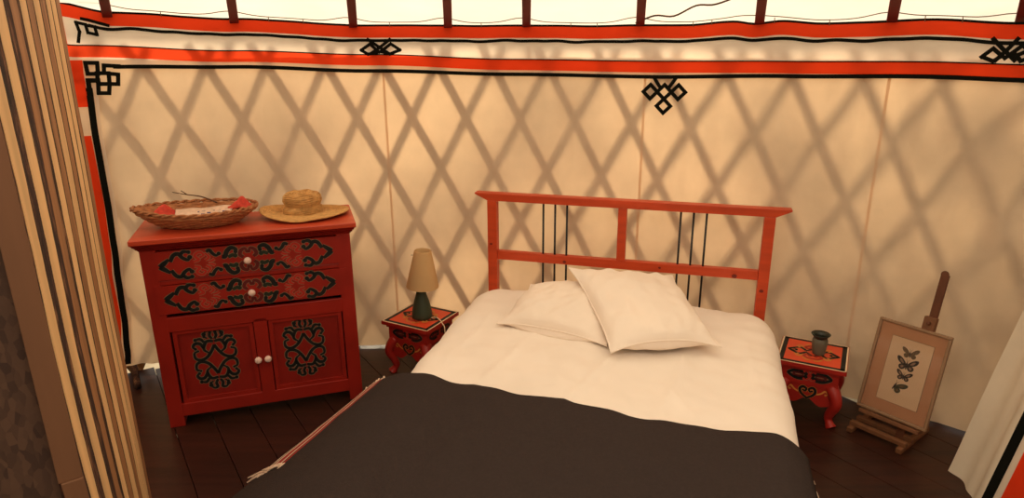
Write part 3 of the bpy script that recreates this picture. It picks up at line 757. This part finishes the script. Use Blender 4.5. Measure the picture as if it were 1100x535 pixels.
# ------------------------------------------------------------------ bedside stools
def ornament_top(b, z):
    fr = plane((0, 0, z), (1, 0, 0), (0, 1, 0), (0, 0, 1))
    def frame_rect(x, y, wd, m_, off):
        for P in ([(-x, -y), (x, -y)], [(x, -y), (x, y)], [(x, y), (-x, y)], [(-x, y), (-x, -y)]):
            a, c = Vector(P[0]), Vector(P[1]); d = (c-a).normalized()*wd/2; b.ribbon(fr, [a-d, c+d], wd, m_, off, smoothp=False)
    frame_rect(.1475, .146, .007, 'cream', .0006); frame_rect(.134, .1325, .021, 'blackp', .0004)
    b.add([fr(x, y, .0003) for x, y in ((-.125, -.1235), (.125, -.1235), (.125, .1235), (-.125, .1235))], [(0, 1, 2, 3)], 'nsfield')
    ST = [([(.30, .10), (.50, .34), (.70, .26), (1.0, 0)], .011, 'blackp', 0),
          ([(.95, .02), (.74, .10), (.66, .02)], .007, 'blackp', .004),
          ([(.36, .30), (.52, .58), (.66, .46), (.58, .36)], .007, 'goldl', .004),
          ([(.0, .70), (.22, .66), (.34, .46), (.22, .34), (.12, .46)], .010, 'redline', .005),
          ([(.02, .40), (.16, .24), (.30, .02)], .010, 'maroon', 0),
          ([(.05, .88), (.22, .86), (.32, .72)], .006, 'goldl', .004)]
    paint(b, fr, ST, .116, .104, outline='goldl', ow=.003, base=.0007, k=1.5)
def stool(loc, rz, label):
    t = thing('bedside_stool', label, 'stool', loc, rz, 'painted red bedside stools')
    b = MB(); b.box((0, 0, .3015), (.306, .303, .020), 'nsred'); ornament_top(b, .3115); b.build('top', t)
    b = MB(); b.box((0, 0, .283), (.27, .268, .017), 'nsred'); b.box((0, 0, .236), (.252, .250, .078), 'nsred')
    FRZ = [([(.10, .10), (.30, .62), (.55, .72), (.80, .42), (1.0, 0)], .014, 'blackp', 0), ([(.25, .2), (.5, .35), (.7, .15)], .010, 'maroon', .005), ([(.02, .3), (.1, .75), (.24, .7)], .006, 'redline', .004)]
    for k, (U, N) in enumerate((((1, 0, 0), (0, -1, 0)), ((0, 1, 0), (1, 0, 0)), ((0, -1, 0), (-1, 0, 0)), ((-1, 0, 0), (0, 1, 0)))):
        U, N = Vector(U), Vector(N); O = N*.1252+Vector((0, 0, .247))
        paint(b, plane(O, U, (0, 0, 1), N), FRZ, .098, .027, outline='creaml', ow=.003, base=.0005, k=1.35)
    b.build('case', t, bevel=0)
    b = MB()
    for k, (U, N) in enumerate((((1, 0, 0), (0, -1, 0)), ((0, 1, 0), (1, 0, 0)), ((0, -1, 0), (-1, 0, 0)), ((-1, 0, 0), (0, 1, 0)))):
        U, N = Vector(U), Vector(N)
        out = [(-.118, .2)]+[(x, .118+.03*abs(x/.11)**1.5*(-1)+.012*math.cos(x*57)) for x in [-.11+.011*i for i in range(21)]]+[(.118, .2)]
        b.prism(out, .100, .118, 'nsred', (Vector((0, 0, 0)), U, Vector((0, 0, 1)), N))
        fr = plane(N*.1182+Vector((0, 0, .160)), U, (0, 0, 1), N)
        HEART = [([(.0, -.95), (.40, -.35), (.52, .30), (.34, .72), (.10, .48), (.16, .08), (.30, .20)], .010, 'blackp', .004), ([(.60, -.2), (.9, .1), (1.15, .55), (1.35, .2), (1.2, 0)], .004, 'goldl', .003)]
        paint(b, fr, HEART, .066, .034, outline='goldl', ow=.003, base=.0005, k=1.3, mirror=((1, 1), (-1, 1)))
    b.build('apron', t)
    for sx in (-1, 1):
        for sy in (-1, 1):
            P = catmull([(sx*.100, sy*.100, .20), (sx*.120, sy*.120, .165), (sx*.128, sy*.127, .125), (sx*.112, sy*.112, .075), (sx*.104, sy*.104, .04), (sx*.114, sy*.114, .014), (sx*.122, sy*.121, .0)], 4)
            n = len(P); R = [.032-.015*min(1, i/n*1.35) + (.012*max(0, i/n-.72)/.28) for i in range(n)]
            b = MB(); b.tube(P, R, 'nsred', 10); b.build('leg', t)
    return t
LS = (-.5093, 3.437, 0); RS = (1.4605, 2.955, 0)
stool(LS, 1.0706-PI/2, 'red and black painted stool carrying the lamp between dresser and bed')
stool(RS, -.4838, 'red and black painted stool carrying the small vase on the picture side of the bed')

lp = thing('table_lamp', 'small lamp with green bottle base and beige cone shade on the painted stool', 'lamp', (-.497, 3.420, .3130), 0)
q = MB(); q.lathe([(0, 0), (.050, 0), (.056, .006), (.056, .022), (.051, .055), (.042, .095), (.031, .130), (.025, .155), (.024, .178), (.019, .182), (.0, .182)], 'bottle', 28); q.build('base', lp)
q = MB(); q.tube([(0, 0, .178), (0, 0, .235)], .010, 'steel', 10); q.build('socket', lp)
q = MB(); tl = Matrix.Rotation(math.radians(3), 3, 'Y')
q.lathe([(.088, .182), (.087, .187), (.046, .382), (.045, .386), (.042, .386), (.084, .187), (.086, .182)], 'shade', 36, T=tl)
q.tube([(-.044, 0, .36), (.044, 0, .36)], .0015, 'steel', 5); q.tube([(0, 0, .23), (0, 0, .36)], .002, 'steel', 5); q.build('lamp_shade', lp)
q = MB(); q.tube(catmull([(.045, -.02, .004), (.080, -.02, .006), (.105, -.055, .004), (.122, -.10, .003), (.135, -.135, .0), (.138, -.145, -.03), (.137, -.145, -.12)], 6), .0028, 'cordw', 6)
q.build('lamp_cord', lp)['label'] = 'thin cream cord'
vz = thing('vase', 'small grey-green vase with dark flared rim on the painted stool', 'vase', (1.4605+.021*math.cos(.4838)+.0*.4, 2.955-.021*math.sin(.4838), .3128))
q = MB(); q.lathe([(0, 0), (.026, 0), (.029, .006), (.033, .035), (.036, .060), (.035, .074), (.030, .084)], 'vase', 28); q.build('body', vz)
q = MB(); q.lathe([(.030, .083), (.033, .091), (.044, .104), (.042, .1055), (.030, .095), (.026, .085), (.028, .06), (.024, .01), (0, .008)], 'vasein', 28); q.build('rim', vz)

# ------------------------------------------------------------------ things on the dresser
def at_dresser(x, y, z): 
    c, s = math.cos(DA), math.sin(DA); return (DL[0]+c*x-s*y, DL[1]+s*x+c*y, DH+z)
bs = thing('basket', 'oval shallow wicker basket holding red cloth on the dresser top', 'basket', at_dresser(-.205, .185, .001), DA)
bs.scale = (.95, .97, 1)
q = MB(); NB = 64
def brad(a):  # pointed at the left
    x, y = math.cos(a), math.sin(a); px = 1+.16*max(0, -x)**6
    return x*px, y
rows = [(.150, .085, .004), (.178, .105, .018), (.206, .127, .036), (.232, .146, .054), (.256, .160, .070)]
V = []; Fs = []
for j, (rx, ry, z) in enumerate(rows):
    for k in range(NB):
        a = 2*PI*k/NB; x, y = brad(a); wv = .0035*(1 if (k//2+j) % 2 else -1); zr = z+(.018*(j/4)*(max(0, -x)**2))
        V.append(((rx+wv)*x, (ry+wv)*y, zr))
for j in range(len(rows)-1):
    for k in range(NB): Fs.append((j*NB+k, j*NB+(k+1) % NB, (j+1)*NB+(k+1) % NB, (j+1)*NB+k))
Fs.append(list(range(NB))[::-1]); q.add(V, Fs, 'wicker')
for j in range(1, 10):   # woven rounds
    t = j/10*4; i0 = min(3, int(t)); f_ = t-i0; rx, ry, z = [rows[i0][e]*(1-f_)+rows[i0+1][e]*f_ for e in range(3)]
    q.tube([Vector(((rx+.003+.0035*math.sin(k*PI/2+j*PI))*brad(2*PI*k/NB)[0], (ry+.003+.0035*math.sin(k*PI/2+j*PI))*brad(2*PI*k/NB)[1], z+.018*(t/4)*max(0, -math.cos(2*PI*k/NB))**2)) for k in range(NB)], .0042, 'wicker', 6, True)
q.build('body', bs, solid=.004)
q = MB()
for ph in (0, PI):
    P = [Vector(((.262+.004*math.cos(k*.9+ph))*brad(2*PI*k/120)[0], (.165+.004*math.cos(k*.9+ph))*brad(2*PI*k/120)[1], .078+.005*math.sin(k*.9+ph)+.018*max(0, -math.cos(2*PI*k/120))**2+.006*nz(k*.2, ph))) for k in range(120)]
    q.tube(P, .0052, 'wicker', 6, True)
q.build('rim', bs)
for x, y, z, ang, sx_, sy_, lb_, sd in ((-.165, .03, .040, .4, .10, .07, 'crumpled red cloth poking up at the left end of the wicker basket', 2), (.175, .055, .046, -.2, .09, .055, 'red cloth lying at the right end of the wicker basket', 6)):
    q = MB()
    q.grid(lambda u, v: Vector(((u-.5)*sx_*1.3*math.cos(ang)-(v-.5)*sy_*math.sin(ang), (u-.5)*sx_*1.3*math.sin(ang)+(v-.5)*sy_*math.cos(ang), .062*math.exp(-((u-.5)**2+(v-.5)**2)*7)+.022*nz(u*3+sd, v*3))), 16, 12, 'redcloth', True)
    o = q.build('cloth', solid=.003); o.location = at_dresser(-.205+x, .185+y, z); o.rotation_euler = (0, 0, DA); tag(o, lb_, 'cloth')
q = MB()
q.grid(lambda u, v: Vector(((u-.5)*.25, (v-.5)*.15, .022+.012*nz(u*3, v*3, 1)+.03*(v-.3)*.6)), 30, 14, 'paper', True, lambda u, v: 'blueprint' if (math.sin(u*34)*math.sin(v*26+u*6) > .55 and .15 < v < .75 and u > .3) else 'paper')
o = q.build('scarf', solid=.003); o.location = at_dresser(-.195, .185, .030); o.rotation_euler = (0, 0, DA); tag(o, 'pale scarf with blue pattern folded in the middle of the wicker basket', 'scarf')
q = MB(); tw = [at_dresser(*p) for p in ((-.14, .27, .080), (-.21, .30, .108), (-.27, .31, .120), (-.335, .31, .137))]
q.tube(catmull(tw, 5), [.0042-.00016*i for i in range(16)], 'twig', 6); q.tube([tw[2], Vector(tw[2])+Vector((-.03, 0, .02))], .002, 'twig', 5)
tag(q.build('twig'), 'thin dry twig sticking out over the back rim of the wicker basket', 'twig')

ht = thing('straw_hat', 'straw hat with pinched crown lying on the right end of the dresser top', 'hat', at_dresser(.262, .20, .002), DA)
q = MB()
def brim(u, v):
    a = 2*PI*u; r = .075+(.205-.075)*v
    z = .012+.026*(v**2)*max(0, -math.cos(a))**2+.006*(v**2)*math.cos(a*2+1)+.004*nz(math.cos(a)*2, math.sin(a)*2, v*2)
    return Vector((r*math.cos(a)*1.04, r*math.sin(a)*.84, z))
q.grid(brim, 72, 14, 'straw'); 
for j in range(1, 14):
    q.tube([brim(k/72, j/14)+Vector((0, 0, .001)) for k in range(72)], .0022, 'straw', 5, True)
q.build('brim', ht, solid=.003)
q = MB()
prof = [(.092, .010), (.097, .022), (.095, .038), (.085, .048), (.081, .054), (.087, .062), (.093, .076), (.090, .094), (.078, .108), (.056, .115), (.028, .112), (0, .108)]
V = []; Fs = []; SG = 48
for j, (r, z) in enumerate(prof):
    for k in range(SG):
        a = 2*PI*k/SG; rr_ = r*(1+.05*nz(math.cos(a)*1.6, math.sin(a)*1.6, j*.25)); V.append((rr_*math.cos(a)*.98-.008, rr_*math.sin(a)*.86, z+.005*nz(math.cos(a)*2, math.sin(a)*2, j*.3+5)-.06*max(0, r-.02)*math.sin(a)*0))
for j in range(len(prof)-1):
    for k in range(SG): Fs.append((j*SG+k, j*SG+(k+1) % SG, (j+1)*SG+(k+1) % SG, (j+1)*SG+k))
q.add(V, Fs, 'straw', True)
for j in range(1, 11):
    for e in (0, .5):
        r = prof[j][0]*(1-e)+prof[j+1][0]*e; z = prof[j][1]*(1-e)+prof[j+1][1]*e
        q.tube([Vector(((r+.001)*math.cos(2*PI*k/40)*.98-.008, (r+.001)*math.sin(2*PI*k/40)*.86, z+.003*math.sin(2*PI*k/40*5+j))) for k in range(40)], .0026, 'straw', 5, True)
q.build('crown', ht)

# ------------------------------------------------------------------ easel and framed butterflies
EO = Vector((1.729, 2.698, 0)); EY = -.907; EL = .232
er = Vector((math.cos(EY), math.sin(EY), 0)); eb = Vector((-math.sin(EY), math.cos(EY), 0)); eu = Vector((0, 0, math.cos(EL)))+eb*math.sin(EL); en = -eb*math.cos(EL)+Vector((0, 0, math.sin(EL)))
RLN = Matrix((er, -en, eu)).transposed()
ez = thing('easel', 'small wooden table easel with dark mast standing on the floor at the wall', 'easel', EO)
def lean(x, n, u): return er*x+en*n+eu*u+Vector((0, 0, .111))    # relative to EO
def ebox(q, x, n, u, d, m_): q.box(lean(x, n, u), d, m_, RLN)
q = MB(); ebox(q, .047, -.028, .300, (.034, .018, .78), 'mast'); q.disc(plane(lean(.047, -.0188, .690), er, eu, en), (0, 0), .017, 'mast', .0002); q.build('mast', ez, bevel=.005)
q = MB(); ebox(q, .047, -.008, .462, (.050, .032, .066), 'easel'); q.lathe([(0, -.01), (.008, -.01), (.008, .008), (0, .008)], 'mast', 14, lean(.047, .012, .468), T=Matrix((er, eu, en)).transposed()); q.build('clamp', ez, bevel=.003)
q = MB(); ebox(q, 0, .004, -.014, (.26, .050, .016), 'easel'); q.build('ledge', ez, bevel=.002)
for x in (-.135, .085):
    q = MB(); c = er*x+eb*.065; q.box(c+Vector((0, 0, .012)), (.026, .30, .024), 'easel', Matrix((er, eb, Vector((0, 0, 1)))).transposed()); q.build('foot', ez, bevel=.003)
RB_ = Matrix((er, eb, Vector((0, 0, 1)))).transposed()
for b_, z in ((-.045, .034), (.02, .034), (.18, .034)):
    q = MB(); q.box(er*-.025+eb*b_+Vector((0, 0, z)), (.25, .026, .020), 'easel', RB_); q.build('cross_bar', ez, bevel=.002)
q = MB(); a_ = lean(.047, -.04, .52); c_ = er*.02+eb*.20+Vector((0, 0, .045)); q.tube([a_, c_], .010, 'easel', 4); q.build('back_strut', ez)

pf = thing('picture_frame', 'framed print of four butterflies resting on the small easel', 'picture', EO+Vector((0, 0, .111)))
pf_l = lambda x, n, u: er*x+en*n+eu*u
W2, HH, FW = .1515, .436, .013
q = MB()
for c, d in (((0, .004, FW/2), (2*W2, .020, FW)), ((0, .004, HH-FW/2), (2*W2, .020, FW)), ((-W2+FW/2, .004, HH/2), (FW, .020, HH-2*FW)), ((W2-FW/2, .004, HH/2), (FW, .020, HH-2*FW))):
    q.box(pf_l(*c), d, 'frame', RLN)
q.build('frame', pf, bevel=.003)
q = MB(); q.box(pf_l(0, -.001, HH/2), (2*W2-.02, .004, HH-.02), 'matb', RLN); q.build('mat_board', pf)
q = MB(); q.box(pf_l(.006, .0022, .219), (.178, .0012, .306), 'frame', RLN); q.box(pf_l(.006, .0029, .219), (.1745, .0012, .3025), 'sheet', RLN); sh = q.build('print_sheet', pf)
def butterfly(cx_, cu, s, m1, m2, rot, side=False):
    fr = plane(pf_l(cx_, .0037, cu), er*math.cos(rot)+eu*math.sin(rot), eu*math.cos(rot)-er*math.sin(rot), en)
    q = MB()
    up = [(.02, .02), (.25, .42), (.62, .78), (.95, .86), (1.0, .60), (.80, .22), (.42, -.02), (.04, -.08)]
    lo = [(.04, -.02), (.45, .02), (.70, -.18), (.66, -.50), (.42, -.66), (.16, -.48)]
    for sg in ((1,) if side else (1, -1)):
        for P, m_, o in ((up, m1, .0002), (lo, m1, .0003)):
            Q = catmull([(x*s*sg, y*s*.85, 0) for x, y in P], 4, True); q.add([fr(p.x, p.y, o) for p in Q], [list(range(len(Q)))], m_)
            cx2 = sum(p.x for p in Q)/len(Q); cy2 = sum(p.y for p in Q)/len(Q)
            if m2: q.add([fr(cx2+(p.x-cx2)*.42, cy2+(p.y-cy2)*.5, o+.0002) for p in Q], [list(range(len(Q)))], m2)
    q.ribbon(fr, [(0, -.45*s), (0, 0), (0, .30*s)], [.1*s, .16*s, .08*s], 'bf2', .0007)
    q.tube([fr(0, .28*s, .0008), fr(.14*s, .62*s, .0008)], .0005, 'bf2', 4); q.tube([fr(0, .28*s, .0008), fr(-.14*s, .62*s, .0008)], .0005, 'bf2', 4)
    q.build('butterfly', sh)
butterfly(.008, .309, .036, 'bf1', None, .05); butterfly(.006, .256, .045, 'bf2', 'bf3', .0); butterfly(.006, .202, .034, 'bf2', 'bf3', -.05); butterfly(-.018, .150, .046, 'bf4', 'bf1', -.35, True)
q = MB(); q.box(pf_l(0, .0072, HH/2), (2*W2-2*FW+.004, .0012, HH-2*FW+.004), 'glass', RLN); q.build('glass_pane', pf)

# ------------------------------------------------------------------ door curtain on the right
ct = thing('curtain', 'cream door curtain with black and orange border hanging at the right edge', 'curtain', (1.86, 2.45, 0))
def curt(u, z):  # u metres from the far edge towards the camera
    y = 2.45-u; x = 1.858+.205*z+.028*math.sin(u*19+.4)*min(1, u*9)+.015*math.sin(u*43)*min(1, u*6)-.06*u+.008*nz(u*6, z*2)
    return Vector((x-1.86, y-2.45, max(z, .004)))
q = MB(); q.grid(lambda a, c: curt(a*.72, 1.85*c), 70, 40, 'curtain'); q.grid(lambda a, c: curt(0, 1.85*c)+Vector((.05*a, -.01*a, 0)), 3, 40, 'curtain'); q.build('cloth', ct)
q = MB(); q.grid(lambda a, c: curt(.262+.024*a, 1.85*c)+Vector((-.003, 0, 0)), 3, 40, 'blackr'); q.build('black_band', ct)
q = MB(); q.grid(lambda a, c: curt(.300+.080*a, 1.85*c)+Vector((-.003, 0, 0)), 6, 40, 'orange'); q.build('orange_band', ct)

# dark stick end at the foot of the lining
q = MB(); q.tube([(-2.0, 3.20, .015), (-2.14, 3.42, .06), (-2.2, 3.5, .2)], .018, 'bark', 8)
tag(q.build('stick'), 'short dark stick end on the floor at the gap under the cloth beside the dresser', 'stick')
